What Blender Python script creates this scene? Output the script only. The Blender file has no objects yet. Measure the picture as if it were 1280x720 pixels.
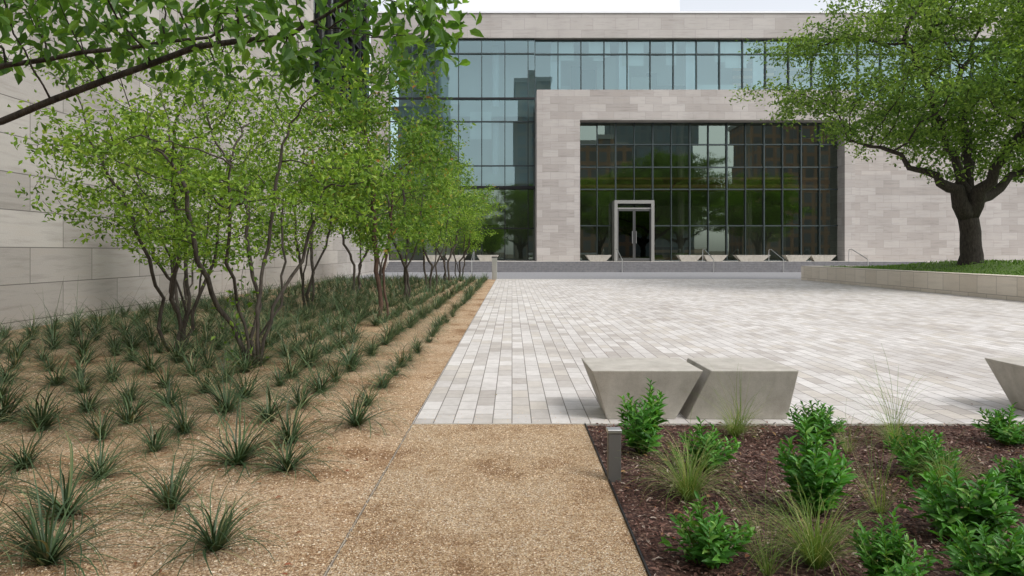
import bpy, math, random
import numpy as np
from mathutils import Vector, kdtree
random.seed(7)
R = np.random.default_rng(7)
scene = bpy.context.scene
COL = scene.collection
F = 853.33
def link(o): COL.objects.link(o); return o
def thing(o, label, cat, group=None):
    o["label"] = label; o["category"] = cat
    if group: o["group"] = group
    return o
def structure(o):
    o["kind"] = "structure"; return o
def mesh_obj(name, V, Fc, mat=None, parent=None, smooth=False, loc=None):
    me = bpy.data.meshes.new(name)
    me.from_pydata(V if isinstance(V, list) else V.tolist(), [], Fc)
    me.update()
    if smooth: me.shade_smooth()
    if mat: me.materials.append(mat)
    o = bpy.data.objects.new(name, me); link(o)
    if parent: o.parent = parent
    if loc: o.location = loc
    return o
def empty(name, loc=(0, 0, 0)):
    o = bpy.data.objects.new(name, None); o.location = loc; link(o); return o
class MB:
    def __init__(s): s.v = []; s.f = []
    def box(s, a, b):
        n = len(s.v); x0, y0, z0 = a; x1, y1, z1 = b
        s.v += [(x0,y0,z0),(x1,y0,z0),(x1,y1,z0),(x0,y1,z0),(x0,y0,z1),(x1,y0,z1),(x1,y1,z1),(x0,y1,z1)]
        s.f += [tuple(n+i for i in q) for q in [(0,3,2,1),(4,5,6,7),(0,1,5,4),(1,2,6,5),(2,3,7,6),(3,0,4,7)]]
        return s
    def tube(s, pts, rad, sides=6):
        pts = [Vector(p) for p in pts]
        if not hasattr(rad, '__len__'): rad = [rad]*len(pts)
        n0 = len(s.v); ref = Vector((0.31, 0.77, 0.2)).normalized()
        for i, p in enumerate(pts):
            d = (pts[min(i+1, len(pts)-1)] - pts[max(i-1, 0)])
            if d.length < 1e-6: d = Vector((0, 0, 1))
            d.normalize()
            a = d.cross(ref)
            if a.length < .05: a = d.cross(Vector((1, 0, 0)))
            a.normalize(); b = d.cross(a)
            for k in range(sides):
                t = 2*math.pi*k/sides
                q = p + (a*math.cos(t) + b*math.sin(t))*rad[i]
                s.v.append(tuple(q))
        for i in range(len(pts)-1):
            for k in range(sides):
                k2 = (k+1) % sides
                s.f.append((n0+i*sides+k, n0+i*sides+k2, n0+(i+1)*sides+k2, n0+(i+1)*sides+k))
        s.f.append(tuple(n0+k for k in range(sides))[::-1])
        s.f.append(tuple(n0+(len(pts)-1)*sides+k for k in range(sides)))
        return s
    def obj(s, name, mat=None, parent=None, smooth=False, loc=None):
        return mesh_obj(name, s.v, s.f, mat, parent, smooth, loc)
def bevel(o, w=0.01, seg=2):
    m = o.modifiers.new("bevel", 'BEVEL'); m.width = w; m.segments = seg; m.limit_method = 'ANGLE'; return o

# ---------------------------------------------------------------- materials
def newmat(name, base=(.5,.5,.5), rough=.8, metal=0, spec=.3):
    m = bpy.data.materials.new(name); m.use_nodes = True
    nt = m.node_tree; b = nt.nodes["Principled BSDF"]
    b.inputs["Base Color"].default_value = (*base, 1)
    b.inputs["Roughness"].default_value = rough
    b.inputs["Metallic"].default_value = metal
    b.inputs["Specular IOR Level"].default_value = spec
    return m, nt, b
def nd(nt, t, ins=None, **kw):
    n = nt.nodes.new(t)
    for k, v in kw.items(): setattr(n, k, v)
    if ins:
        for k, v in ins.items():
            if isinstance(v, bpy.types.NodeSocket): nt.links.new(v, n.inputs[k])
            else: n.inputs[k].default_value = v
    return n
def ramp(nt, fac, stops, interp='LINEAR'):
    r = nt.nodes.new('ShaderNodeValToRGB'); cr = r.color_ramp; cr.interpolation = interp
    while len(cr.elements) > 1: cr.elements.remove(cr.elements[-1])
    cr.elements[0].position = stops[0][0]; cr.elements[0].color = (*stops[0][1], 1)
    for p, c in stops[1:]:
        e = cr.elements.new(p); e.color = (*c, 1)
    nt.links.new(fac, r.inputs[0]); return r.outputs[0]
def mixc(nt, fac, a, b, mode='MIX'):
    n = nt.nodes.new('ShaderNodeMix'); n.data_type = 'RGBA'; n.blend_type = mode
    for sock, v in ((n.inputs[0], fac), (n.inputs[6], a), (n.inputs[7], b)):
        if isinstance(v, bpy.types.NodeSocket): nt.links.new(v, sock)
        elif isinstance(v, (int, float)): sock.default_value = v
        else: sock.default_value = (*v, 1)
    return n.outputs[2]
def pos(nt): return nt.nodes.new('ShaderNodeNewGeometry').outputs['Position']
def mapping(nt, vec, scale=(1,1,1), loc=(0,0,0)):
    return nd(nt, 'ShaderNodeMapping', {'Vector': vec, 'Scale': scale, 'Location': loc}).outputs[0]
def noise(nt, vec, scale, detail=4, rough=.55):
    return nd(nt, 'ShaderNodeTexNoise', {'Vector': vec, 'Scale': scale, 'Detail': detail, 'Roughness': rough}).outputs[0]
def bump(nt, b, h, strength=.3, dist=.01):
    n = nd(nt, 'ShaderNodeBump', {'Height': h, 'Strength': strength, 'Distance': dist})
    nt.links.new(n.outputs[0], b.inputs['Normal'])

def stone_mat(name, cols, mortar, bw, rh, ms=.006, vein=.5, offs=0.0, bstr=.35):
    m, nt, b = newmat(name, rough=.85)
    p = pos(nt); sx = nd(nt, 'ShaderNodeSeparateXYZ', {0: p})
    u = nd(nt, 'ShaderNodeMath', {0: sx.outputs[0], 1: sx.outputs[1]}, operation='ADD').outputs[0]
    v = nd(nt, 'ShaderNodeMath', {0: sx.outputs[2], 1: offs}, operation='ADD').outputs[0]
    uv = nd(nt, 'ShaderNodeCombineXYZ', {0: u, 1: v}).outputs[0]
    br = nd(nt, 'ShaderNodeTexBrick', {'Vector': uv, 'Color1': (0,0,0,1), 'Color2': (1,1,1,1), 'Mortar': (.5,.5,.5,1), 'Scale': 1, 'Mortar Size': ms, 'Mortar Smooth': .1, 'Bias': 0, 'Brick Width': bw, 'Row Height': rh}, offset=.5, offset_frequency=2)
    c = ramp(nt, br.outputs[0], cols)
    sh = nd(nt, 'ShaderNodeVectorMath', {0: mapping(nt, p, (.6, .6, 7)), 1: br.outputs[0]}, operation='ADD').outputs[0]
    st = noise(nt, sh, 1.2, 6, .65)
    c = mixc(nt, vein, c, ramp(nt, st, [(.3, (.76,.745,.73)), (.5, (1,1,1)), (.7, (1.0,.97,.94))]), 'MULTIPLY')
    n2 = noise(nt, p, 35, 3)
    c = mixc(nt, .22, c, ramp(nt, n2, [(.35, (.75,.75,.75)), (.65, (1,1,1))]), 'MULTIPLY')
    n3 = noise(nt, mapping(nt, p, (1,1,.25)), .35, 4)
    c = mixc(nt, .6, c, ramp(nt, n3, [(.35, (.84,.83,.82)), (.6, (1,1,1))]), 'MULTIPLY')
    c = mixc(nt, br.outputs[1], c, mortar)
    nt.links.new(c, b.inputs['Base Color'])
    h = nd(nt, 'ShaderNodeMath', {0: n2, 1: br.outputs[1]}, operation='SUBTRACT').outputs[0]
    bump(nt, b, h, bstr, .01)
    return m
M_wall = stone_mat("limestone_panels", [(0,(.33,.31,.285)),(.4,(.385,.36,.335)),(.7,(.425,.40,.37)),(1,(.475,.45,.42))], (.12,.11,.10), 2.0, .72, .009, .85, offs=-.15)
M_facade = stone_mat("facade_limestone", [(0,(.365,.335,.315)),(.5,(.41,.38,.36)),(1,(.455,.425,.405))], (.28,.26,.245), 1.3, .62, .011, .85)
M_planterwall = stone_mat("cream_limestone", [(0,(.68,.61,.51)),(1,(.78,.71,.61))], (.32,.28,.24), .9, .60, .008, .5, offs=-.13)
M_band = stone_mat("parapet_limestone", [(0,(.38,.355,.335)),(1,(.44,.415,.395))], (.27,.25,.24), 2.0, 1.05, .012, .8)

def paving_mat():
    m, nt, b = newmat("limestone_pavers", rough=.75)
    p = pos(nt); sx = nd(nt, 'ShaderNodeSeparateXYZ', {0: p})
    uv = nd(nt, 'ShaderNodeCombineXYZ', {0: sx.outputs[1], 1: sx.outputs[0]}).outputs[0]
    br = nd(nt, 'ShaderNodeTexBrick', {'Vector': uv, 'Color1': (0,0,0,1), 'Color2': (1,1,1,1), 'Mortar': (.5,.5,.5,1), 'Scale': 1, 'Mortar Size': .005, 'Mortar Smooth': .1, 'Bias': 0, 'Brick Width': .36, 'Row Height': .172}, offset=.5, offset_frequency=2)
    c = ramp(nt, br.outputs[0], [(0,(.47,.435,.405)),(.14,(.53,.50,.475)),(.3,(.585,.545,.495)),(.45,(.585,.56,.54)),(.7,(.64,.615,.595)),(1,(.70,.675,.655))])
    n = noise(nt, p, 9, 6, .65)
    c = mixc(nt, .6, c, ramp(nt, n, [(.3,(.76,.745,.73)),(.6,(1,1,1))]), 'MULTIPLY')
    n3 = noise(nt, p, .4, 6)
    c = mixc(nt, .8, c, ramp(nt, n3, [(.35,(.82,.805,.795)),(.6,(1,1,1))]), 'MULTIPLY')
    n4 = noise(nt, p, 160, 2)
    c = mixc(nt, .3, c, ramp(nt, n4, [(.35,(.75,.73,.7)),(.55,(1,1,1))]), 'MULTIPLY')
    c = mixc(nt, br.outputs[1], c, (.19,.17,.155))
    nt.links.new(c, b.inputs['Base Color'])
    n2 = noise(nt, p, 60, 3)
    h = nd(nt, 'ShaderNodeMath', {0: n2, 1: br.outputs[1]}, operation='SUBTRACT').outputs[0]
    bump(nt, b, h, .4, .006); return m
M_pave = paving_mat()

def gravel_mat(name, stops, scale=95, stain=.6, damp=(.50,.37,.26)):
    m, nt, b = newmat(name, rough=.9)
    p = pos(nt)
    vo = nd(nt, 'ShaderNodeTexVoronoi', {'Vector': p, 'Scale': scale})
    sc = nd(nt, 'ShaderNodeSeparateColor', {0: vo.outputs['Color']})
    c = ramp(nt, sc.outputs[0], stops)
    c = mixc(nt, .8, c, ramp(nt, vo.outputs['Distance'], [(.0,(1,1,1)),(.45,(.9,.9,.9)),(.75,(.42,.35,.28))]), 'MULTIPLY')
    n = noise(nt, p, .9, 7, .68)
    c = mixc(nt, stain, c, ramp(nt, n, [(.38,damp),(.46,(.88,.81,.73)),(.55,(1,1,1))]), 'MULTIPLY')
    n2 = noise(nt, p, 14, 3)
    c = mixc(nt, .5, c, ramp(nt, n2, [(.3,(.70,.64,.58)),(.6,(1,1,1))]), 'MULTIPLY')
    nt.links.new(c, b.inputs['Base Color'])
    inv = nd(nt, 'ShaderNodeMath', {0: 1.0, 1: vo.outputs['Distance']}, operation='SUBTRACT').outputs[0]
    bump(nt, b, inv, .9, .012); return m
gst = [(0,(.30,.18,.10)),(.2,(.51,.35,.20)),(.5,(.66,.49,.31)),(.8,(.74,.59,.42)),(1,(.86,.77,.63))]
M_gravel = gravel_mat("tan_gravel", gst, 125, .75, (.48,.34,.23))
M_gravel2 = gravel_mat("tan_bed_gravel", [(0,(.31,.195,.11)),(.25,(.52,.36,.22)),(.55,(.66,.485,.315)),(.85,(.74,.575,.405)),(1,(.85,.74,.59))], 90, .85)
M_mulch = gravel_mat("dark_mulch", [(0,(.035,.018,.015)),(.4,(.09,.046,.038)),(.8,(.155,.088,.07)),(1,(.28,.20,.165))], 55, .6)
M_soil = gravel_mat("ground_soil", [(0,(.10,.08,.05)),(1,(.2,.17,.12))], 20, .5)
def turf_mat():
    m, nt, b = newmat("turf", rough=.9); p = pos(nt)
    nt.links.new(ramp(nt, noise(nt, p, 14, 5), [(.3,(.06,.11,.025)),(.7,(.16,.24,.06))]), b.inputs['Base Color']); return m
M_turf = turf_mat()

def island_mat(name, stops, rough=.7, transl=0, spec=.3, posvar=0):
    m, nt, b = newmat(name, rough=rough, spec=spec)
    g = nt.nodes.new('ShaderNodeNewGeometry')
    c = ramp(nt, g.outputs['Random Per Island'], stops)
    if posvar:
        n = noise(nt, g.outputs['Position'], posvar, 3)
        c = mixc(nt, .9, c, ramp(nt, n, [(.38,(.52,.62,.5)),(.6,(1.12,1.08,1))]), 'MULTIPLY')
    nt.links.new(c, b.inputs['Base Color'])
    if transl:
        t = nd(nt, 'ShaderNodeBsdfTranslucent', {'Color': mixc(nt, 1.0, c, (1.4,1.45,.6), 'MULTIPLY')})
        mx = nd(nt, 'ShaderNodeMixShader', {0: transl, 1: b.outputs[0], 2: t.outputs[0]})
        nt.links.new(mx.outputs[0], nt.nodes['Material Output'].inputs[0])
    return m
M_leaf_small = island_mat("bright_green_foliage", [(0,(.08,.155,.02)),(.4,(.17,.29,.04)),(.8,(.26,.40,.06)),(1,(.37,.47,.11))], .55, .42, .3, 1.3)
M_leaf_mid = island_mat("mid_green_foliage", [(0,(.065,.135,.024)),(.5,(.135,.245,.04)),(.9,(.22,.34,.06)),(.975,(.34,.34,.08)),(1,(.36,.15,.06))], .55, .42, .3, 1.0)
M_leaf_oak = island_mat("oak_foliage", [(0,(.07,.13,.028)),(.5,(.155,.26,.05)),(1,(.28,.39,.10))], .55, .42, .3, .55)
M_leaf_big = island_mat("broad_green_leaves", [(0,(.04,.10,.018)),(.5,(.085,.19,.03)),(1,(.18,.32,.055))], .42, .48, .4)
M_shrub = island_mat("shrub_leaves", [(0,(.04,.14,.02)),(.5,(.08,.26,.034)),(.9,(.15,.38,.065)),(1,(.27,.42,.11))], .42, .28, .35)
M_yucca = island_mat("dark_green_blades", [(0,(.022,.043,.017)),(.5,(.046,.083,.033)),(.88,(.095,.145,.057)),(1,(.32,.27,.14))], .5, .08, .35)
M_grass = island_mat("feather_grass_blades", [(0,(.09,.17,.035)),(.6,(.19,.29,.07)),(1,(.40,.38,.18))], .6, .3, .2)
M_cover = island_mat("ground_cover_leaves", [(0,(.07,.14,.028)),(1,(.19,.32,.07))], .6, .3)
M_pebble = island_mat("pebbles", gst, .85)
M_chip = island_mat("mulch_chips", [(0,(.055,.026,.021)),(.4,(.15,.075,.058)),(.8,(.26,.155,.125)),(1,(.50,.42,.36))], .85)
M_litter = island_mat("dry_leaves", [(0,(.28,.08,.04)),(.4,(.20,.10,.05)),(.8,(.36,.22,.10)),(1,(.28,.28,.10))], .8)
def bark_mat(name, a, bcol):
    m, nt, b = newmat(name, rough=.9)
    p = pos(nt); n = noise(nt, mapping(nt, p, (1,1,.25)), 22, 5, .7)
    nt.links.new(ramp(nt, n, [(.3,a),(.7,bcol)]), b.inputs['Base Color']); bump(nt, b, n, .8, .03); return m
M_bark = bark_mat("grey_bark", (.025,.02,.016), (.095,.08,.066))
M_bark_red = bark_mat("red_brown_bark", (.04,.026,.02), (.13,.078,.055))
M_bark_oak = bark_mat("oak_bark", (.012,.010,.008), (.07,.058,.048))
def conc_mat(name, a, bcol):
    m, nt, b = newmat(name, rough=.8)
    p = pos(nt); n = noise(nt, p, 5, 7, .65); n2 = noise(nt, p, 120, 2)
    c = ramp(nt, n, [(.3,a),(.7,bcol)])
    c = mixc(nt, .35, c, ramp(nt, n2, [(.35,(.7,.7,.7)),(.6,(1,1,1))]), 'MULTIPLY')
    n3 = noise(nt, mapping(nt, p, (3,3,.5)), 2.5, 4)
    c = mixc(nt, .5, c, ramp(nt, n3, [(.35,(.78,.76,.73)),(.55,(1,1,1))]), 'MULTIPLY')
    nt.links.new(c, b.inputs['Base Color']); bump(nt, b, n2, .25, .004); return m
M_conc = conc_mat("cast_concrete", (.40,.375,.335), (.55,.52,.47))
M_joint = conc_mat("worn_edging", (.30,.25,.20), (.46,.40,.33))
M_road = conc_mat("grey_drive", (.22,.22,.23), (.30,.30,.31))
M_step = conc_mat("step_stone", (.14,.14,.15), (.21,.205,.21))
M_metal = newmat("dark_bronze_metal", (.03,.03,.032), .45, .6)[0]
M_grey = newmat("grey_painted_metal", (.13,.125,.12), .5, .2)[0]
M_frame = newmat("window_frame_metal", (.055,.07,.072), .4, .4)[0]
M_steel = newmat("brushed_steel", (.55,.55,.54), .35, .9)[0]
M_nickel = newmat("satin_nickel", (.27,.265,.25), .5, .4)[0]
M_leafmetal = newmat("door_leaf_metal", (.10,.10,.10), .45, .5)[0]
M_white = newmat("white_panel", (.74,.75,.77), .6)[0]
M_louver = newmat("dark_louver", (.16,.17,.18), .6)[0]
M_int = newmat("interior_plaster", (.58,.58,.56), .9)[0]
M_intmid = newmat("interior_grey_wall", (.30,.29,.27), .9)[0]
M_intdark = newmat("interior_dark_wall", (.12,.12,.12), .9)[0]
M_blind = newmat("roller_blind", (.66,.66,.64), .9)[0]
M_intfloor = newmat("interior_floor", (.30,.29,.26), .5)[0]
def slat_mat():
    m, nt, b = newmat("walnut_slats", rough=.6)
    p = pos(nt); sx = nd(nt,'ShaderNodeSeparateXYZ',{0:p})
    w = nd(nt,'ShaderNodeMath',{0:sx.outputs[2],1:9.0},operation='MULTIPLY').outputs[0]
    s = nd(nt,'ShaderNodeMath',{0:w},operation='SINE').outputs[0]
    nt.links.new(ramp(nt,s,[(.2,(.16,.075,.04)),(.6,(.70,.40,.22))]), b.inputs['Base Color']); return m
M_slat = slat_mat()
def glass_mat(name, tint, refl, gcol):
    m = bpy.data.materials.new(name); m.use_nodes = True; nt = m.node_tree
    nt.nodes.remove(nt.nodes["Principled BSDF"])
    t = nd(nt, 'ShaderNodeBsdfTransparent', {'Color': (*tint, 1)})
    g = nd(nt, 'ShaderNodeBsdfGlossy', {'Color': (*gcol, 1), 'Roughness': .01})
    lw = nd(nt, 'ShaderNodeLayerWeight', {'Blend': .25})
    fac = nd(nt, 'ShaderNodeMath', {0: lw.outputs[0], 1: refl}, operation='ADD', use_clamp=True).outputs[0]
    mx = nd(nt, 'ShaderNodeMixShader', {0: fac, 1: t.outputs[0], 2: g.outputs[0]})
    nt.links.new(mx.outputs[0], nt.nodes['Material Output'].inputs[0]); return m
M_glass_up = glass_mat("aqua_curtain_glass", (.60,.76,.78), .20, (.60,.80,.83))
M_glass_dark = glass_mat("dark_green_glass", (.44,.46,.40), .26, (.52,.64,.56))
M_glass_door = glass_mat("dark_door_glass", (.16,.18,.17), .10, (.6,.68,.64))

# ---------------------------------------------------------------- leaves and trees
def unit(a): return a/np.maximum(np.linalg.norm(a, axis=1, keepdims=True), 1e-9)
L_S = (np.array([(0,0,0),(.45,.5,.14),(1,0,-.05),(.45,-.5,.14)]), [(0,1,2),(0,2,3)])
L_B = (np.array([(0,0,0),(.28,.42,.1),(.65,.38,.08),(1,0,-.14),(.65,-.38,.08),(.28,-.42,.1),(.3,0,0),(.68,0,-.04)]),
       [(0,1,6),(1,2,7,6),(2,3,7),(0,6,5),(6,7,4,5),(7,3,4)])
def leaf_arrays(P, D, Nn, L, W, shape=L_S):
    D = unit(D); S = unit(np.cross(D, Nn)); Nn = np.cross(S, D)
    T, faces = shape; k = len(T); n = len(P)
    V = (P[:, None, :] + D[:, None, :]*(T[None, :, 0:1]*L[:, None, None])
         + S[:, None, :]*(T[None, :, 1:2]*W[:, None, None]) + Nn[:, None, :]*(T[None, :, 2:3]*L[:, None, None]))
    V = V.reshape(-1, 3)
    FF = [tuple(i*k+j for j in f) for i in range(n) for f in faces]
    return V, FF
def colonize(nodes, parent, attr, step, kill, iters, jit=.12, infl=1e9, ok=lambda i: True):
    alive = np.ones(len(attr), bool)
    A = [Vector(a) for a in attr]
    for it in range(iters):
        kd = kdtree.KDTree(len(nodes))
        for i, p in enumerate(nodes): kd.insert(p, i)
        kd.balance()
        acc = {}
        for j, a in enumerate(A):
            if not alive[j]: continue
            co, idx, d = kd.find(a)
            if d < kill: alive[j] = False; continue
            if d < infl and ok(nodes[idx]):
                v = (a-co)/d
                if idx in acc: acc[idx] += v
                else: acc[idx] = v.copy()
        if not acc: break
        added = 0
        for idx, v in acc.items():
            if v.length < 1e-4: continue
            v.normalize()
            v += Vector((random.gauss(0, jit), random.gauss(0, jit), random.gauss(0, jit)))
            v.normalize(); q = nodes[idx] + v*step
            co, i2, d2 = kd.find(q)
            if d2 < step*.35: continue
            nodes.append(q); parent.append(idx); added += 1
        if not added: break
    return nodes, parent
def skeleton_mesh(nodes, parent, tip_r, root_r, sides_big=8, flare=0):
    n = len(nodes); tips = [0]*n; ch = [[] for _ in range(n)]
    for i in range(n):
        if parent[i] >= 0: ch[parent[i]].append(i)
    for i in range(n-1, -1, -1):
        if not ch[i]: tips[i] = 1
        if parent[i] >= 0: tips[parent[i]] += tips[i]
    mx = max(tips); p = math.log(max(mx, 2))/math.log(root_r/tip_r)
    rad = [tip_r*t**(1/p) for t in tips]
    if flare:
        for i in range(n):
            if parent[i] >= 0 and rad[parent[i]] > root_r*.35 and rad[i] > root_r*.15: rad[i] = max(rad[i], rad[parent[i]]*.84)
        z0 = nodes[0].z
        for i in range(n):
            if nodes[i].z < z0+1.6: rad[i] *= 1+flare*math.exp(-(nodes[i].z-z0)/.45)
    mb = MB()
    stack = [(i, None) for i in range(n) if parent[i] < 0]
    while stack:
        i, fr = stack.pop()
        pts = []; rr = []
        if fr is not None: pts.append(nodes[fr]); rr.append(min(rad[fr], rad[i]*1.25))
        cur = i
        while True:
            pts.append(nodes[cur]); rr.append(rad[cur])
            if not ch[cur]: break
            cs = sorted(ch[cur], key=lambda c: -tips[c])
            for c in cs[1:]: stack.append((c, cur))
            cur = cs[0]
        if len(pts) > 1:
            s = sides_big if rr[0] > root_r*.4 else (5 if rr[0] > tip_r*3 else 3)
            mb.tube(pts, rr, s)
    return mb, tips
def crown_leaves(nodes, tips, maxt, per, sig, size, droop=0.0, shape=L_S, wratio=.5, up=.6, flat=.8, patch=0, thr=-.55):
    base = np.array([tuple(nodes[i]) for i in range(len(nodes)) if tips[i] <= maxt])
    if patch:
        ph = R.uniform(0, 6.28, 6)
        d = np.sin(base[:,0]*patch+ph[0])*np.sin(base[:,1]*patch*1.1+ph[1]) + np.sin(base[:,2]*patch*1.6+ph[2])*np.sin(base[:,0]*patch*.7+ph[3])
        base = base[(d > thr) | (R.random(len(base)) < .3)]
    P = np.repeat(base, per, axis=0); n = len(P)
    off = R.normal(0, 1, (n, 3))*np.array([sig, sig, sig*flat]); P = P + off
    D = R.normal(0, 1, (n, 3)) + off/sig*.5; D[:, 2] -= droop
    N_ = R.normal(0, .6, (n, 3)); N_[:, 2] += up
    L = size*R.uniform(.6, 1.25, n)
    return leaf_arrays(P, D, N_, L, L*wratio, shape)
def clump_attr(n, c, r, nclump=26, frac=.6):
    out = []; cl = []
    while len(cl) < nclump:
        q = R.uniform(-1, 1, 3)
        if .25 < np.linalg.norm(q) < .95: cl.append(q)
    while len(out) < n:
        if R.random() < frac:
            q = cl[R.integers(nclump)] + R.normal(0, .13, 3)*np.array([1,1,.6])
        else:
            q = R.uniform(-1, 1, 3)
            if not (.3 < np.linalg.norm(q) < 1): continue
        out.append(np.array(c) + q*np.array(r))
    return np.array(out)
def stems(specs, seg=.28, jit=.014):
    nodes = []; parent = []
    for s in specs:
        nodes.append(Vector(s[0])); parent.append(-1); prev = len(nodes)-1
        pts = [Vector(q) for q in s]
        for a, b in zip(pts[:-1], pts[1:]):
            k = max(1, int((b-a).length/seg))
            for t in range(1, k+1):
                q = a.lerp(b, t/k) + Vector((random.gauss(0, jit), random.gauss(0, jit), 0))
                nodes.append(q); parent.append(prev); prev = len(nodes)-1
    return nodes, parent
def multi_tree_mesh(seed, H=4.2, cr=1.8, nst=5, leaves=5, bark=M_bark, leafm=M_leaf_small, sz=.06, low=1.5, root=.035, natt=420, sig=.11, spread=.9, maxt=5, flat=.6, tall=.45):
    random.seed(seed)
    sp = []
    for k in range(nst):
        a = 2*math.pi*k/nst + random.uniform(-.5, .5); s1 = random.uniform(.10, .34)*spread; s2 = random.uniform(.25, .75)*spread; s3 = s2*1.5
        if nst == 1: s1 = s2 = .1; s3 = .15
        b0 = .09 if nst > 1 else 0
        j = lambda: random.uniform(-.09, .09)
        sp.append([(math.cos(a)*b0, math.sin(a)*b0, -.05), (math.cos(a)*s1*.6+j(), math.sin(a)*s1*.6+j(), .35), (math.cos(a)*s1*1.1+j(), math.sin(a)*s1*1.1+j(), low*.6), (math.cos(a+.4)*s2+j(), math.sin(a+.4)*s2+j(), low*1.05), (math.cos(a+.5)*s3+j(), math.sin(a+.5)*s3+j(), low+(H-low)*tall*random.uniform(.6,1.2))])
    nodes, parent = stems(sp, .2, .018)
    cz = (low*.85+H)/2
    attr = clump_attr(natt, (0,0,cz), (cr, cr, (H-low*.85)/2), 30, .76)
    keep = [a for a in attr if math.hypot(a[0], a[1]) < cr*(.55+.75*min(1, max(0, (a[2]-low*.8)/(H-low)*1.8)))]
    nodes, parent = colonize(nodes, parent, keep, .15, .19, 60, .2, ok=lambda p: p.z > low*.55)
    mb, tips = skeleton_mesh(nodes, parent, .0032, root, 8)
    V, FF = crown_leaves(nodes, tips, maxt, leaves, sig, sz, flat=flat, patch=2.2, thr=-.5)
    print("tree", seed, "nodes", len(nodes), "leaves", len(FF)//2)
    me_t = bpy.data.meshes.new("trunk"); me_t.from_pydata(mb.v, [], mb.f); me_t.shade_smooth(); me_t.materials.append(bark)
    me_c = bpy.data.meshes.new("crown"); me_c.from_pydata(V.tolist(), [], FF); me_c.materials.append(leafm)
    return me_t, me_c
def place_tree(name, meshes, loc, rot, sc, label, cat="tree", group=None):
    e = empty(name, loc); e.rotation_euler = (0, 0, rot); e.scale = (sc, sc, sc)
    for nm, me in zip(("trunk", "crown"), meshes):
        o = bpy.data.objects.new(nm, me); link(o); o.parent = e
    thing(e, label, cat, group); return e

# ---------------------------------------------------------------- world, sun, camera
w = bpy.data.worlds.new("World"); scene.world = w; w.use_nodes = True
nt = w.node_tree; bg = nt.nodes['Background']
SV = Vector((.55, -.50, .80)).normalized()
el = math.asin(SV.z); az = math.atan2(SV.x, SV.y)
sky = nd(nt, 'ShaderNodeTexSky', sky_type='NISHITA', sun_disc=False, sun_elevation=el, sun_rotation=az, air_density=1.0, dust_density=2.5, ozone_density=1.0)
hs = nd(nt, 'ShaderNodeHueSaturation', {'Saturation': .22, 'Value': 1.75, 'Color': sky.outputs[0]})
nt.links.new(hs.outputs[0], bg.inputs[0]); bg.inputs[1].default_value = .15
sun = bpy.data.lights.new("sun", 'SUN'); sun.energy = 1.9; sun.angle = math.radians(26); sun.color = (1, .97, .93)
so = bpy.data.objects.new("sun", sun); link(so); so.rotation_euler = (-SV).to_track_quat('-Z', 'Y').to_euler()
cam = bpy.data.cameras.new("camera"); cam.lens = 24; cam.sensor_width = 36; cam.shift_y = -45/1280; cam.clip_end = 3000; cam.clip_start = .05
co = bpy.data.objects.new("camera", cam); link(co); co.location = (0, 0, 1.5); co.rotation_euler = (math.radians(90), 0, 0)
scene.camera = co
scene.view_settings.view_transform = 'Standard'; scene.view_settings.look = 'None'; scene.view_settings.exposure = 0

# ---------------------------------------------------------------- ground
def sheet(name, x0, x1, y0, y1, z, mat):
    o = mesh_obj(name, [(x0,y0,z),(x1,y0,z),(x1,y1,z),(x0,y1,z)], [(0,1,2,3)], mat); return structure(o)
sheet("ground", -1500, 1500, -1500, 1500, -.02, M_soil)
sheet("gravel_bed", -9.6, -.88, -6, 37.6, -.004, M_gravel2)
sheet("gravel_path", -.86, .63, -6, 5.95, 0, M_gravel)
sheet("mulch_bed", .65, 14, -6, 5.93, -.008, M_mulch)
sheet("paving", -.87, 34, 5.95, 37.6, .004, M_pave)
sheet("driveway", -60, 80, 37.6, 51, -.002, M_road)
sheet("driveway_kerb_band", -9.6, 60, 37.3, 37.75, .008, M_conc)
sheet("rear_plaza", -60, 80, -60, -6, 0.0, M_road)
mb = MB(); mb.box((-.873,-6,-.05), (-.867,5.95,.002)); thing(mb.obj("garden_edging", M_joint), "thin worn strip edging between gravel path and planted bed", "edging")
mb = MB(); mb.box((.632,-6,-.05), (.640,5.95,.012)); thing(mb.obj("garden_edging", M_metal), "dark metal edging between gravel path and mulch", "edging")
mb = MB(); mb.box((-.86,5.94,-.05), (14,5.952,.006)); thing(mb.obj("garden_edging", M_conc), "pale stone edging at the near end of the limestone pavers", "edging")

def pebbles(name, n, xr, yr, z, smin, smax, mat, power=1.0):
    x = R.uniform(*xr, n); y = yr[0] + (yr[1]-yr[0])*R.random(n)**power
    s = R.uniform(smin, smax, n)
    T = np.array([(1,0,0),(0,1,0),(-1,0,0),(0,-1,0),(0,0,.7),(0,0,-.5)], float)
    T = T[None]*(1+R.uniform(-.3, .3, (n, 6, 1)))
    a = R.uniform(0, 6.28, n); c, s_ = np.cos(a)[:, None], np.sin(a)[:, None]
    V = np.stack([T[:,:,0]*c-T[:,:,1]*s_, T[:,:,0]*s_+T[:,:,1]*c, T[:,:,2]], 2)*s[:, None, None]
    V += np.stack([x, y, np.full(n, z)], 1)[:, None, :]
    fs = [(0,1,4),(1,2,4),(2,3,4),(3,0,4)]
    FF = [tuple(i*6+j for j in f) for i in range(n) for f in fs]
    o = mesh_obj(name, V.reshape(-1, 3), FF, mat, smooth=False); o["kind"] = "stuff"; return o
pebbles("gravel_stones", 12000, (-.88,.62), (2.9,5.94), .000, .002, .0055, M_pebble)
pebbles("gravel_bed_stones", 26000, (-6,-.86), (2.9,8.5), -.002, .003, .008, M_pebble)
pebbles("spilled_gravel", 260, (-.95,.9), (5.3,6.4), .004, .003, .006, M_pebble)
n = 17000
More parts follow.
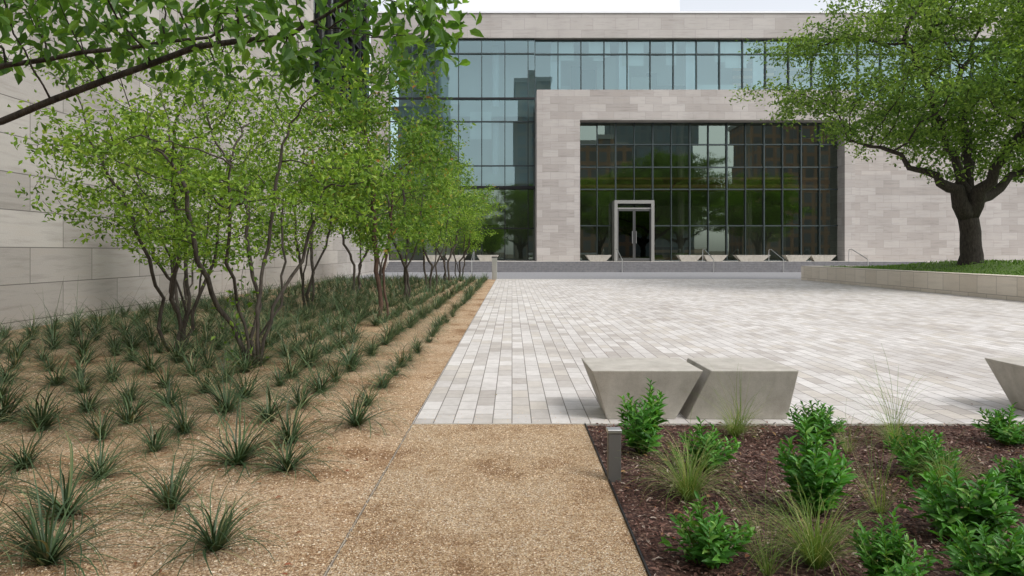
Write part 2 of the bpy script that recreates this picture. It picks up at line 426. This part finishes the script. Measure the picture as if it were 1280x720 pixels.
P = np.stack([R.uniform(.66, 5.5, n), R.uniform(2.9, 5.93, n), R.uniform(-.006, .012, n)], 1)
D = R.normal(0, 1, (n, 3)); D[:, 2] *= .25; Nn = R.normal(0, .35, (n, 3)); Nn[:, 2] += 1
L = R.uniform(.01, .05, n); V, FF = leaf_arrays(P, D, Nn, L, L*.35)
o = mesh_obj("mulch_chips", V, FF, M_chip); o["kind"] = "stuff"
def litter(n, xr, yr, power, lo, hi):
    P = np.stack([R.uniform(*xr, n), yr[0]+(yr[1]-yr[0])*R.random(n)**power, np.full(n, .012)], 1)
    D = R.normal(0, 1, (n, 3)); D[:, 2] *= .15; Nn = R.normal(0, .3, (n, 3)); Nn[:, 2] += 1
    L = R.uniform(lo, hi, n); V, FF = leaf_arrays(P, D, Nn, L, L*.5, L_B)
    o = mesh_obj("fallen_leaves", V, FF, M_litter); o["kind"] = "stuff"
litter(1700, (-8.5,-1.0), (3.0,20), 1.2, .018, .045)
litter(260, (.7,5), (3.0,5.9), 1, .02, .05)
litter(60, (-.8,6), (3.0,16), 1, .012, .03)

# ---------------------------------------------------------------- left building
lb = empty("stone_building", (-9.6, 20, 0))
thing(lb, "tall grey limestone building wall beside the gravel planting bed", "building")
def part(mb, name, mat, parent):
    o = mb.obj(name, mat, None); o.parent = parent
    o.location = -Vector(parent.location); return o
part(MB().box((-22,-12,-.1), (-9.6,33,19)), "wall", M_wall, lb)
part(MB().box((-22,33,-.1), (-9.6,47.5,9.4)), "lower_wall", M_wall, lb)
part(MB().box((-22,33,9.4), (-10.3,47.5,28)), "window_bay_core", M_metal, lb)
for i in range(8):
    y0 = 33.15 + i*1.79
    g = part(MB().box((-9.95, y0+.06, 9.55), (-9.9, y0+1.7, 27.8)), "window", M_glass_door, lb)
    fr = MB().box((-9.97, y0-.06, 9.42), (-9.72, y0+.06, 28))
    for z in (12, 14.5, 17, 19.5, 22, 24.5): fr.box((-9.93, y0+.061, z), (-9.78, y0+1.7, z+.12))
    f = fr.obj("frame", M_metal); f.parent = g

# ---------------------------------------------------------------- museum building
mus = empty("modern_stone_building", (14, 60, 0))
thing(mus, "modern limestone and glass building with a large framed glass entrance", "building")
def mpart(mb, name, mat): return part(mb, name, mat, mus)
Ypt = 56.0
mpart(MB().box((2.03,Ypt,.0), (5.58,60.3,14.82)), "portal_pier", M_facade)
mpart(MB().box((27.3,Ypt,.0), (28.15,60.3,14.82)), "portal_pier", M_facade)
mpart(MB().box((5.58,Ypt,12.33), (27.3,57.4,14.82)), "portal_lintel", M_facade)
mpart(MB().box((5.58,57.4,14.3), (27.3,60.3,14.8)), "portal_roof", M_intfloor)
mpart(MB().box((28.15,56.4,.0), (62,57.4,7.9)), "lower_wall", M_facade)
mpart(MB().box((28.15,57.4,7.4), (62,60.2,7.8)), "lower_roof", M_intfloor)
mpart(MB().box((28.15,60.2,.0), (62,61,14.8)), "upper_wall", M_facade)
mpart(MB().box((-12.3,59.4,0), (-10.85,61,20.3)), "corner_pier", M_facade)
mpart(MB().box((-12.3,59.9,20.3), (62,61,22.45)), "parapet", M_band)
mpart(MB().box((-12.3,59.8,22.45), (62,61.1,22.6)), "coping", M_white)
mpart(MB().box((-12.3,61.1,20.4), (62,76,20.8)), "roof", M_white)
pent = mpart(MB().box((-5.2,66,20.8), (16.2,75,29)), "rooftop_plant_room", M_white)
lv = MB()
for i in range(10): lv.box((-4.6+i*2.05,65.9,24.35), (-2.75+i*2.05,65.99,24.75))
f = lv.obj("louver", M_louver); f.parent = pent
mpart(MB().box((-12.3,75,0), (62,76,20.3)), "rear_wall", M_int)
mpart(MB().box((61,57.4,0), (62,75,14.8)), "side_wall", M_facade)
mpart(MB().box((-10.8,61,.0), (60.9,74.9,.76)), "ground_floor", M_intfloor)
mpart(MB().box((5.6,57.5,.0), (27.3,60.9,.76)), "entrance_floor", M_intfloor)
for z in (7.6, 13.6): mpart(MB().box((-10.8,61.0,z), (1.9,74.9,z+.9)), "floor_slab", M_int)
mpart(MB().box((1.95,61.4,14.0), (60.9,74.9,14.75)), "floor_slab", M_int)
mpart(MB().box((5.7,66,.78), (27.2,66.3,6.0)), "interior_wall", M_intmid)
mpart(MB().box((5.7,58.6,6.7), (27.2,58.9,7.9)), "slatted_screen", M_slat)
mpart(MB().box((5.7,66,8.5), (27.2,66.3,14)), "interior_wall", M_intmid)
mpart(MB().box((12.9,61.8,.78), (17.6,62.2,1.95)), "reception_desk", M_slat)
mpart(MB().box((21.5,63.5,.78), (25.5,63.9,3.9)), "partition", M_int)
mpart(MB().box((-10.7,64,.78), (1.9,64.3,7.5)), "interior_wall", M_int)
mpart(MB().box((-10.7,64,8.6), (1.9,64.3,13.5)), "interior_wall", M_int)
mpart(MB().box((-10.7,64.5,14.8), (60,64.8,20.3)), "interior_wall", M_int)
rb = random.Random(9)
for k in range(44):
    x0 = -10.6 + rb.random()*46; z0 = 14.8 if x0 > 1 else rb.choice([.8, 8.55, 14.8]); w0 = rb.choice([.9,1.9,3.9]); h0 = rb.uniform(1.6, 4.8)
    if x0 < 1.9: w0 = min(w0, 1.85-x0)
    if w0 < .2: continue
    yy = 61.1 + rb.random()*2.0 + k*.01
    if rb.random() < .45: mpart(MB().box((x0,60.9-k*.004,z0+5.4-h0*.5), (x0+min(w0,1.9),60.92-k*.004,z0+5.45)), "roller_blind", M_blind)
    else: mpart(MB().box((x0,yy,z0), (x0+w0,yy+.25,z0+min(h0,4.9))), "partition", rb.choice([M_intdark, M_slat, M_intfloor, M_intmid, M_blind]))
for x in (-7.5,-1.5): mpart(MB().tube([(x,62.6,.76),(x,62.6,20.3)], .32, 14), "column", M_white)
for x in (3.9, 10, 16, 22): mpart(MB().box((x-.45,61.0,14.8), (x+.45,61.25,20.25)), "column", M_white)
for x in (9, 15, 21): mpart(MB().tube([(x,60.6,.76),(x,60.6,14.3)], .3, 14), "column", M_int)
def window(x0, x1, y, zs, glass, frame, mw=.07, depth=.22):
    V = []; FF = []
    for a, b in zip(zs[:-1], zs[1:]):
        t1, t2 = R.normal(0, .003, 2); n = len(V); dx = (x1-x0)/2; dz = (b-a)/2
        for sx_, sz in ((-1,-1),(1,-1),(1,1),(-1,1)):
            V.append(((x0+x1)/2+sx_*dx, y+.1+sx_*dx*t1+sz*dz*t2, (a+b)/2+sz*dz))
        FF.append((n,n+1,n+2,n+3))
    g = mesh_obj("window", V, FF, glass); g.parent = mus; g.location = -Vector(mus.location)
    fr = MB().box((x0-mw/2, y-depth+.1, zs[0]), (x0+mw/2, y+.14, zs[-1]))
    for z in zs: fr.box((x0+mw/2+.001, y-.05, z-.05), (x1-mw/2-.001, y+.13, z+.05))
    f = fr.obj("frame", frame); f.parent = g
    return g
step = (2.03+10.85)/6.3
x = -10.85
while x < 1.9:
    x1 = min(x+step, 2.0)
    window(x, x1, 60.2, [7.2,9.1,13.0,15.0,19.0,20.25], M_glass_up, M_frame)
    window(x, x1, 60.35, [.78,3.6,7.1], M_glass_dark, M_metal)
    x = x1
mpart(MB().box((-10.84,59.9,7.05), (2.0,60.05,7.3)), "fascia", M_metal)
mpart(MB().box((-10.84,60.02,14.95), (2.0,60.07,15.1)), "fascia", M_metal)
x = 2.03
while x < 60:
    window(x, x+2.04, 60.4, [14.82,19.0,20.25], M_glass_up, M_frame); x += 2.04
nb = 14; bw_ = (27.3-5.58)/nb
zs = [.78,3.7,6.75,8.6,10.5,12.33]
for i in range(nb):
    x0 = 5.58+i*bw_
    window(x0, x0+bw_, 57.2, zs, M_glass_dark, M_frame, .06 if i % 2 else .1)
door = part(MB().box((8.35,55.6,5.45), (11.6,57.0,5.72)), "entrance_canopy", M_nickel, mus)
fr = MB()
for xx in (8.35, 11.35): fr.box((xx,55.6,.76), (xx+.25,57.0,5.45))
fr.box((8.6,55.7,5.0), (11.35,55.85,5.12))
f = fr.obj("frame", M_nickel); f.parent = door
for xx in (8.62, 9.99):
    lf = MB(); a, b = xx, xx+1.34
    lf.box((a,55.74,.78),(a+.09,55.8,4.98)); lf.box((b-.09,55.74,.78),(b,55.8,4.98)); lf.box((a+.09,55.74,.78),(b-.09,55.8,1.0)); lf.box((a+.09,55.74,4.85),(b-.09,55.8,4.98))
    l = lf.obj("door_leaf", M_leafmetal); l.parent = door
    g = MB().box((a+.09,55.76,1.0),(b-.09,55.775,4.85)).obj("glass", M_glass_door); g.parent = l
    h = MB().tube([(xx+(1.2 if xx < 9 else .14),55.68,2.2),(xx+(1.2 if xx < 9 else .14),55.68,3.2)], .025, 8).obj("handle", M_steel); h.parent = l
mb = MB(); n = 5
for i in range(n): mb.box((-9.5, 50.9+i*.45, -.05 if i == 0 else i*.15), (32, 53.6, (i+1)*.15))
thing(mb.obj("stone_steps", M_step), "wide grey stone steps up to the entrance terrace", "steps")
structure(MB().box((-12,53.61,-.05), (62,60.3,.752)).obj("terrace", M_conc))
def rail(x, label):
    pts = [(x,50.8,.0),(x,50.8,.95),(x,51.0,1.0),(x,53.2,1.7),(x,53.6,1.7),(x,53.7,1.6),(x,53.7,.75)]
    o = MB().tube(pts, .03, 8).obj("handrail", M_steel)
    thing(o, label, "handrail", "handrails on the entrance steps")
for x in (8.2, 15.0, 20.2, -3.0, 26.5): rail(x, "slim steel handrail on the stone steps")

# ---------------------------------------------------------------- benches
def bench(loc, kind, label, sc=1.0, group=None, rot=0):
    if kind == 0: b = [(.15,0),(.76,0)]; t = [(0,0),(.98,0)]
    else: b = [(-.16,0),(.74,0)]; t = [(.03,0),(.80,0)]
    H = .455; V = []
    for (xs, z, yf, yb) in ((b, 0, .11, .58), (t, H, 0, .74)):
        V += [(xs[0][0], yf, z), (xs[1][0], yf, z), (xs[1][0]-(.03 if z else 0), yb, z), (xs[0][0]-(.02 if z else 0), yb, z)]
    Fc = [(0,3,2,1),(4,5,6,7),(0,1,5,4),(1,2,6,5),(2,3,7,6),(3,0,4,7)]
    o = mesh_obj("concrete_bench", V, Fc, M_conc, loc=loc); bevel(o, .008, 2)
    o.scale = (sc,)*3; o.rotation_euler = (0,0,rot)
    thing(o, label, "bench", group or "concrete block benches around the plaza"); return o
bench((.70,5.99,.004), 0, "grey concrete bench block tapering towards its base")
bench((1.72,5.99,.004), 1, "grey concrete bench block leaning against its neighbour, wider base")
bench((4.67,5.99,.004), 0, "grey concrete bench block tapering down, edge of the pavers", rot=0)
for px0, w_ in ((733,32),(848,30),(880,30),(920,44),(982,33),(1014,32),(528,25),(556,28),(596,28)):
    X = (px0-640)*54.3/F; s = w_/F*54.3/.98
    o = bench((X,54.3,.753), 0, "low pale concrete bench on the entrance terrace", 1.0, "pale benches on the terrace")
    o.scale = (s, 1, 1.1)
pl = empty("path_light", (.67,4.5,0)); thing(pl, "short square grey metal path light at the mulch edge", "light")
p1 = MB().box((-.04,-.03,-.05), (.045,.03,.31)).obj("post", M_grey, pl); bevel(p1, .003, 1)
p2 = MB().box((-.045,-.035,.311), (.05,.05,.335)).obj("cap", M_steel, pl); bevel(p2, .003, 1)
sp = empty("metal_bollard", (-.95,37.2,0)); thing(sp, "grey metal slab bollard at the pavers edge", "bollard")
bevel(MB().box((-.14,-.06,-.02), (.14,.06,1.2)).obj("post", M_steel, sp), .01, 1)
MB().box((-.16,-.08,1.201), (.16,.08,1.25)).obj("cap", M_metal, sp)

# ---------------------------------------------------------------- planter + oak
pw = MB().box((15.5,8,-.02), (16.0,36.6,.76)).box((16.0,36.1,-.02), (60,36.6,.76))
bevel(thing(pw.obj("planter_wall", M_planterwall), "low cream limestone planter retaining wall beside the pavers", "wall"), .008, 1)
nx, ny = 40, 40; V = []; FF = []
def mound(x, y):
    d = math.hypot((x-19.3)/8, (y-27.5)/6); return .66 + .44*math.exp(-d*d*1.5)*min(1, max(0, (x-16.2)/2)) 
for j in range(ny):
    for i in range(nx):
        x = 15.98+i*(44-15.98)/(nx-1)*1.0; y = 8+j*(36.12-8)/(ny-1)
        V.append((x, y, mound(x, y)+random.uniform(-.012,.012)))
for j in range(ny-1):
    for i in range(nx-1): a = j*nx+i; FF.append((a,a+1,a+nx+1,a+nx))
structure(mesh_obj("planter_lawn", V, FF, M_turf, smooth=True))
n = 22000
xs = 16.05+R.random(n)**1.4*20; ys = R.uniform(16, 36, n)
P = np.array([(a, b, mound(a, b)+c) for a, b, c in zip(xs, ys, R.uniform(-.03, .04, n))])
D = R.normal(0, .6, (n, 3)); D[:, 2] += .9; Nn = R.normal(0, 1, (n, 3)); L = R.uniform(.06, .14, n)
V, FF = leaf_arrays(P, D, Nn, L, L*.35); o = mesh_obj("ground_cover", V, FF, M_cover); o["kind"] = "stuff"

random.seed(5)
def oak_meshes():
    sp = [[(-.7,-.2,2.7),(-2.2,-.6,3.6),(-4.0,-.8,4.4),(-5.2,-.8,4.7)],
          [(.6,.3,2.6),(2.0,.5,3.5),(3.8,.3,4.6)],
          [(-.2,.4,3.6),(-.9,.5,5.6),(-1.6,.4,7.5),(-2.4,.3,9.2)],
          [(.3,-.6,3.2),(1.2,-2,5.5),(1.6,-2.6,7.5)],
          [(.3,.6,3.6),(1.2,2.2,6),(1.6,3,8)]]
    nodes = [Vector((0,0,-.3))]; parent = [-1]
    for z in np.arange(0, 1.9, .3):
        nodes.append(Vector((random.gauss(0,.03)-.05*z,random.gauss(0,.02),z))); parent.append(len(nodes)-2)
    top = len(nodes)-1
    for s in sp:
        prev = top; pts = [nodes[top]]+[Vector(q) for q in s]
        for a, b in zip(pts[:-1], pts[1:]):
            k = max(1, int((b-a).length/.4))
            for t in range(1, k+1):
                nodes.append(a.lerp(b, t/k)+Vector((random.gauss(0,.08),random.gauss(0,.08),random.gauss(0,.08)))); parent.append(prev); prev = len(nodes)-1
    attr = clump_attr(2500, (1.5,0,8.3), (8.3,7.3,5.4), 60, .68)
    attr = np.array([a for a in attr if a[2] > 3.2])
    nodes, parent = colonize(nodes, parent, attr, .33, .42, 70, .22, ok=lambda p: p.z > 2.2)
    mb, tips = skeleton_mesh(nodes, parent, .009, .36, 14, flare=.5)
    V, FF = crown_leaves(nodes, tips, 13, 27, .29, .18, wratio=.5, flat=.5, patch=.8, thr=-.95)
    a = bpy.data.meshes.new("trunk"); a.from_pydata(mb.v, [], mb.f); a.shade_smooth(); a.materials.append(M_bark_oak)
    b = bpy.data.meshes.new("crown"); b.from_pydata(V.tolist(), [], FF); b.materials.append(M_leaf_oak)
    print("oak leaves", len(FF)//2, "nodes", len(nodes))
    return a, b
OAK = oak_meshes()
place_tree("oak_tree", OAK, (18.15,27,1.08), 0, 1.0, "large spreading live oak with dark trunk in a raised planter")

# ---------------------------------------------------------------- trees in gravel bed
T1 = multi_tree_mesh(11, 4.4, 2.0, 7, 14, natt=620, sz=.084, maxt=5, sig=.11, low=1.3, root=.032)
T2 = multi_tree_mesh(12, 4.6, 2.05, 6, 14, natt=620, sz=.084, maxt=5, sig=.11, low=1.3, root=.032)
T3 = multi_tree_mesh(13, 6.0, 2.0, 2, 18, M_bark_red, M_leaf_mid, .12, 1.8, .05, 540, .15, maxt=5, spread=.35)
T4 = multi_tree_mesh(14, 5.4, 2.0, 4, 13, M_bark, M_leaf_small, .11, 1.6, .042, 460, .14, maxt=5)
T5 = multi_tree_mesh(15, 5.6, 2.1, 3, 13, M_bark, M_leaf_mid, .12, 1.7, .045, 460, .15, maxt=5)
grp = "small trees planted in the gravel bed"
lab = "small multi-stemmed tree with airy bright green foliage in the gravel bed"
place_tree("multi_stemmed_tree", T1, (-3.4,8.95,0), .3, 1, lab, group=grp)
place_tree("multi_stemmed_tree", T2, (-5.05,10.3,0), 1.4, 1.02, lab, group=grp)
place_tree("slender_tree", T3, (-2.85,15,0), 0, 1, "slender tree with reddish bark and green crown in gravel", group=grp)
for k, (m, X, Y, s) in enumerate([(T4,-5.5,18.3,.98),(T4,-7.4,15.2,.82),(T5,-3.2,20.5,1.0),(T5,-5.6,24.5,1.0),(T4,-3.1,26,1.02),(T5,-3.0,31.5,1.05),(T4,-2.8,36.4,1.05),(T4,-6.2,32,1.0)]):
    place_tree("multi_stemmed_tree", m, (X,Y,0), k*1.7, s, "small multi-stemmed tree with full green crown in the gravel bed", group=grp)

# ---------------------------------------------------------------- overhanging broad-leaf tree
random.seed(21)
nodes, parent = stems([[(-6.3,4.4,-.1),(-6.2,4.4,1.2),(-5.6,4.5,1.75),(-4.6,4.7,2.15),(-3.6,4.8,2.42),(-2.9,4.85,2.72),(-2.3,4.9,2.98),(-1.6,4.9,3.05)],
                       [(-6.25,4.4,-.1),(-6.25,4.4,1.3),(-5.6,4.9,2.2),(-4.4,5.2,2.8),(-3.3,5.3,3.05),(-2.4,5.4,3.2)]])
att = []
while len(att) < 640:
    x = random.uniform(-4.6, -.42); z = random.uniform(2.5, 3.9); y = random.uniform(4.0, 5.9)
    lo = 3.02 if x < -2.6 else (2.76 if x < -1.5 else 2.84 + .1*math.sin(x*6))
    if z > lo: att.append((x, y, z))
nodes, parent = colonize(nodes, parent, att, .12, .15, 60, .15, ok=lambda p: p.x > -4.8)
mb, tips = skeleton_mesh(nodes, parent, .0024, .026, 8)
V, FF = crown_leaves(nodes, tips, 2, 7, .08, .115, droop=.6, shape=L_B, wratio=.52, up=.7)
tm = bpy.data.meshes.new("trunk"); tm.from_pydata(mb.v, [], mb.f); tm.shade_smooth(); tm.materials.append(M_bark_oak)
cm = bpy.data.meshes.new("crown"); cm.from_pydata(V.tolist(), [], FF); cm.materials.append(M_leaf_big)
print("overhang leaves", len(V)//8)
place_tree("broad_leaved_tree", (tm, cm), (0,0,0), 0, 1, "broad-leaved tree with dark branch reaching over the gravel bed")

# ---------------------------------------------------------------- blade plants
def blades(seed, n, l0, l1, wd, th0, th1, dr0, dr1, segs=6, r0=.03, stalks=0):
    r = random.Random(seed); V = []; FF = []
    lean = r.uniform(0, 6.28)
    for k in range(n+stalks):
        a = r.uniform(0, 6.283); th = th0+(th1-th0)*r.random()**.75; L = r.uniform(l0, l1)*(1+.15*math.cos(a-lean)); W = wd*r.uniform(.7, 1.2)
        dr = r.uniform(dr0, dr1)
        if k >= n: L = r.uniform(.9, 1.4); W = .006; th = r.uniform(.4, .9); dr = .15
        p = Vector((math.cos(a)*r0*r.random(), math.sin(a)*r0*r.random(), -.01)); sd = Vector((-math.sin(a), math.cos(a), 0))
        a2 = r.uniform(-.15, .15); n0 = len(V)
        for i in range(segs+1):
            t = i/segs; w_ = W*(1-t**1.7)*.5+.0006
            V.append(tuple(p-sd*w_)); V.append(tuple(p+sd*w_))
            d = Vector((math.sin(th)*math.cos(a), math.sin(th)*math.sin(a), math.cos(th)))
            p = p + d*(L/segs); th += dr/segs*2*(.4+t); a += a2
            if p.z < .005: p.z = .005
        for i in range(segs):
            b = n0+i*2; FF.append((b,b+1,b+3,b+2))
    return V, FF
def mesh_only(name, V, FF, mat):
    me = bpy.data.meshes.new(name); me.from_pydata(V, [], FF); me.materials.append(mat); return me
YM = [mesh_only("yucca_plant", *blades(100+i, 84+i*7, .36, .82, .0115, .05, 1.2, .3, 1.7, 9, .035, stalks=(3 if i == 1 else 0)), M_yucca) for i in range(7)]
plants = [(-1.5,3.45),(-2.25,3.3),(-1.55,4.7),(-2.0,4.0),(-1.35,5.9),(-2.55,3.9),(-1.75,5.4),(-1.95,4.85),(-1.42,6.7)]
NP = len(plants)
rr = random.Random(3)
for row in range(13):
    X = -1.45 - row*.62
    y = 3.2 + (row % 2)*.32
    while y < 37:
        if X > -y*.78 - .3:
            q = (X+rr.uniform(-.09,.09), y+rr.uniform(-.10,.10))
            if all(math.hypot(q[0]-a, q[1]-b) > .40 for a, b in plants[:NP]): plants.append(q)
        y += .63
plants = [p for i, p in enumerate(plants) if p[0] > -9.3 and (i < NP or not (rr.random() < .03)) and not (i >= NP and p[0] > -1.75 and p[1] < 7.0)]
plants.sort(key=lambda q: q[1])
print("yuccas", len(plants))
ind = plants[:298]; rest = plants[298:]
for k, (X, Y) in enumerate(ind):
    o = bpy.data.objects.new("yucca_plant", YM[rr.randrange(7)]); link(o); o.location = (X, Y, 0); o.rotation_euler = (rr.uniform(-.08,.08), rr.uniform(-.08,.08), rr.uniform(0, 6.28))
    s = rr.uniform(.68, 1.08)*(.66 if X > -1.75 and Y > 6.2 else 1); o.scale = (s, s, s*rr.uniform(.75, 1.0))
    thing(o, "spiky dark green yucca tuft growing in tan gravel", "plant", "spiky tufts planted in rows in the gravel")
if rest:
    V = []; FF = []
    for k, (X, Y) in enumerate(rest):
        v, f = blades(300+k, 30, .3, .6, .024, .1, 1.2, .3, 1.4, 4); n0 = len(V)
        V += [(a+X, b+Y, c) for a, b, c in v]; FF += [tuple(n0+i for i in q) for q in f]
    o = mesh_obj("distant_yucca_tufts", V, FF, M_yucca); o["kind"] = "stuff"
GM = [mesh_only("grass_tuft", *blades(400+i, 360, .24, .54, .0024, .0, .85, .3, 1.5, 7, .045), M_grass) for i in range(3)]
GW = [mesh_only("grass_tuft", *blades(420+i, 80, .4, .70, .0018, .0, .85, .2, .8, 7, .05), M_grass) for i in range(2)]
def gpos(px, py): Y = 1.5*F/(py-315); return ((px-640)*Y/F, Y)
for k, (px, py, s, wispy) in enumerate([(862,622,.95,0),(1020,705,1.0,0),(925,540,.9,1),(1118,545,1.0,1),(1182,612,.7,0),(1060,566,.6,1),(960,715,.7,1),(1100,640,.8,1),(918,545,.65,0),(1120,560,.6,0)]):
    X, Y = gpos(px, py); o = bpy.data.objects.new("grass_tuft", (GW if wispy else GM)[k % 2]); link(o); o.location = (X, Y, 0); o.rotation_euler = (0,0,k*1.3); o.scale = (s,)*3
    thing(o, "wispy feather grass tuft growing in dark mulch" if wispy else "yellow-green ornamental grass clump growing in dark mulch", "grass", "ornamental grasses in the mulch bed")
def shrub_mesh(seed, H, W, nst, lsz=.085):
    r = np.random.default_rng(seed); P = []; D = []; N_ = []; L = []; mb = MB()
    for s in range(nst):
        a = r.uniform(0, 6.283); rad = W*math.sqrt(r.random()); h = H*(1-.45*(rad/W)**2)*r.uniform(.6, 1.12)
        base = np.array([math.cos(a)*rad*.25, math.sin(a)*rad*.25, 0]); tip = np.array([math.cos(a)*rad, math.sin(a)*rad, h])
        pts = [base*(1-t)+tip*t + np.array([0,0,.05*math.sin(t*3)]) for t in np.linspace(0, 1, 5)]
        mb.tube([tuple(p) for p in pts], [.006,.005,.004,.003,.002], 4)
        ax = unit((tip-base)[None])[0]
        nl = int(h/.014)
        for k in range(nl):
            t = .1+.9*k/nl; p = base*(1-t)+tip*t; ph = k*2.4+r.uniform(-.3,.3)
            out = np.array([math.cos(ph), math.sin(ph), 0]); lean = .35+.9*t**2
            d = out+ax*lean; P.append(p); D.append(d); N_.append(ax*1.1-out*.35+r.normal(0,.2,3)); L.append(lsz*(1.05-.45*max(0, t-.6)/.4)*r.uniform(.65,1.2))
    V, FF = leaf_arrays(np.array(P), np.array(D), np.array(N_), np.array(L), np.array(L)*.36, L_B)
    a = bpy.data.meshes.new("foliage"); a.from_pydata(V.tolist(), [], FF); a.shade_smooth(); a.materials.append(M_shrub)
    b = bpy.data.meshes.new("stem"); b.from_pydata(mb.v, [], mb.f); b.materials.append(M_leaf_mid)
    return b, a
SA = [shrub_mesh(51, .54, .23, 22, .095), shrub_mesh(52, .5, .24, 24, .095)]
SB = [shrub_mesh(53, .29, .24, 30, .08), shrub_mesh(54, .34, .28, 34, .085)]
for k, (px, py, m, s) in enumerate([(803,565,SA[0],1.0),(883,585,SB[0],1.0),(1018,552,SB[1],.88),(1016,640,SA[1],1.03),(885,704,SB[0],.95),(1150,594,SB[1],.88),(1258,554,SB[0],.95),(1205,672,SB[1],1.1),(1115,745,SA[1],.7),(1284,624,SB[0],.88),(1240,738,SB[1],.88)]):
    X, Y = gpos(px, py); e = empty("leafy_shrub", (X, Y, 0)); e.rotation_euler = (0,0,k*2.1); e.scale = (s,)*3
    for nm, me in zip(("stem", "foliage"), m): o = bpy.data.objects.new(nm, me); link(o); o.parent = e
    tall = m in SA
    thing(e, "upright bright green leafy shrub growing in dark mulch" if tall else "low rounded bright green leafy shrub in dark mulch", "shrub", "leafy shrubs in the mulch bed")

# ---------------------------------------------------------------- city side facing the glass (behind the viewpoint)
def city_mat(name, wallc, winc, bw2, rh2):
    m, nt, b = newmat(name, rough=.7)
    p = pos(nt); sx = nd(nt, 'ShaderNodeSeparateXYZ', {0: p})
    u = nd(nt, 'ShaderNodeMath', {0: sx.outputs[0], 1: sx.outputs[1]}, operation='ADD').outputs[0]
    uv = nd(nt, 'ShaderNodeCombineXYZ', {0: u, 1: sx.outputs[2]}).outputs[0]
    br = nd(nt, 'ShaderNodeTexBrick', {'Vector': uv, 'Color1': (*winc,1), 'Color2': (*[c*1.6 for c in winc],1), 'Mortar': (*wallc,1), 'Scale': 1, 'Mortar Size': bw2*.16, 'Mortar Smooth': 0, 'Brick Width': bw2, 'Row Height': rh2}, offset=0)
    nt.links.new(br.outputs[0], b.inputs['Base Color']); return m
C1 = city_mat("brick_facade", (.50,.32,.22), (.20,.20,.20), 3.0, 3.6)
C2 = city_mat("tan_tower_facade", (.45,.40,.33), (.22,.25,.26), 3.4, 3.6)
C3 = city_mat("pale_tower_facade", (.36,.40,.42), (.22,.28,.31), 2.6, 3.8)
for (a, b, m, l) in [((14,-84,0),(32,-66,31),C1,"red brick mid-rise across the street"),((66,-90,0),(92,-70,38),C1,"red brick apartment block across the street"),((1,-100,0),(12,-80,52),C2,"tan stone office building across the street"),((-40,-120,0),(-22,-95,62),C3,"pale glass office building across the street"),((34,-130,0),(60,-110,50),C3,"pale glass office building across the street")]:
    e = empty("city_building", ((a[0]+b[0])/2, b[1], 0)); thing(e, l, "building")
    part(MB().box(a, b), "wall", m, e); part(MB().box((a[0]-.4,a[1]-.4,b[2]+.003),(b[0]+.4,b[1]+.4,b[2]+1.2)), "roof", M_int, e)
crown_brightened = OAK[1].copy(); crown_brightened.materials[0] = M_leaf_small  # brighter leaf colour paints light into crowns whose mirrored side is shaded
for k, (X, Y, s) in enumerate([(2,-14,1.1),(17,-17,1.25),(32,-15,1.2),(-12,-16,1.0),(48,-20,1.3),(28,-34,1.5)]):
    place_tree("oak_tree", (OAK[0], crown_brightened), (X,Y,0), k*1.1+.5, s, "large live oak on the street side of the plaza", group="street side oaks")
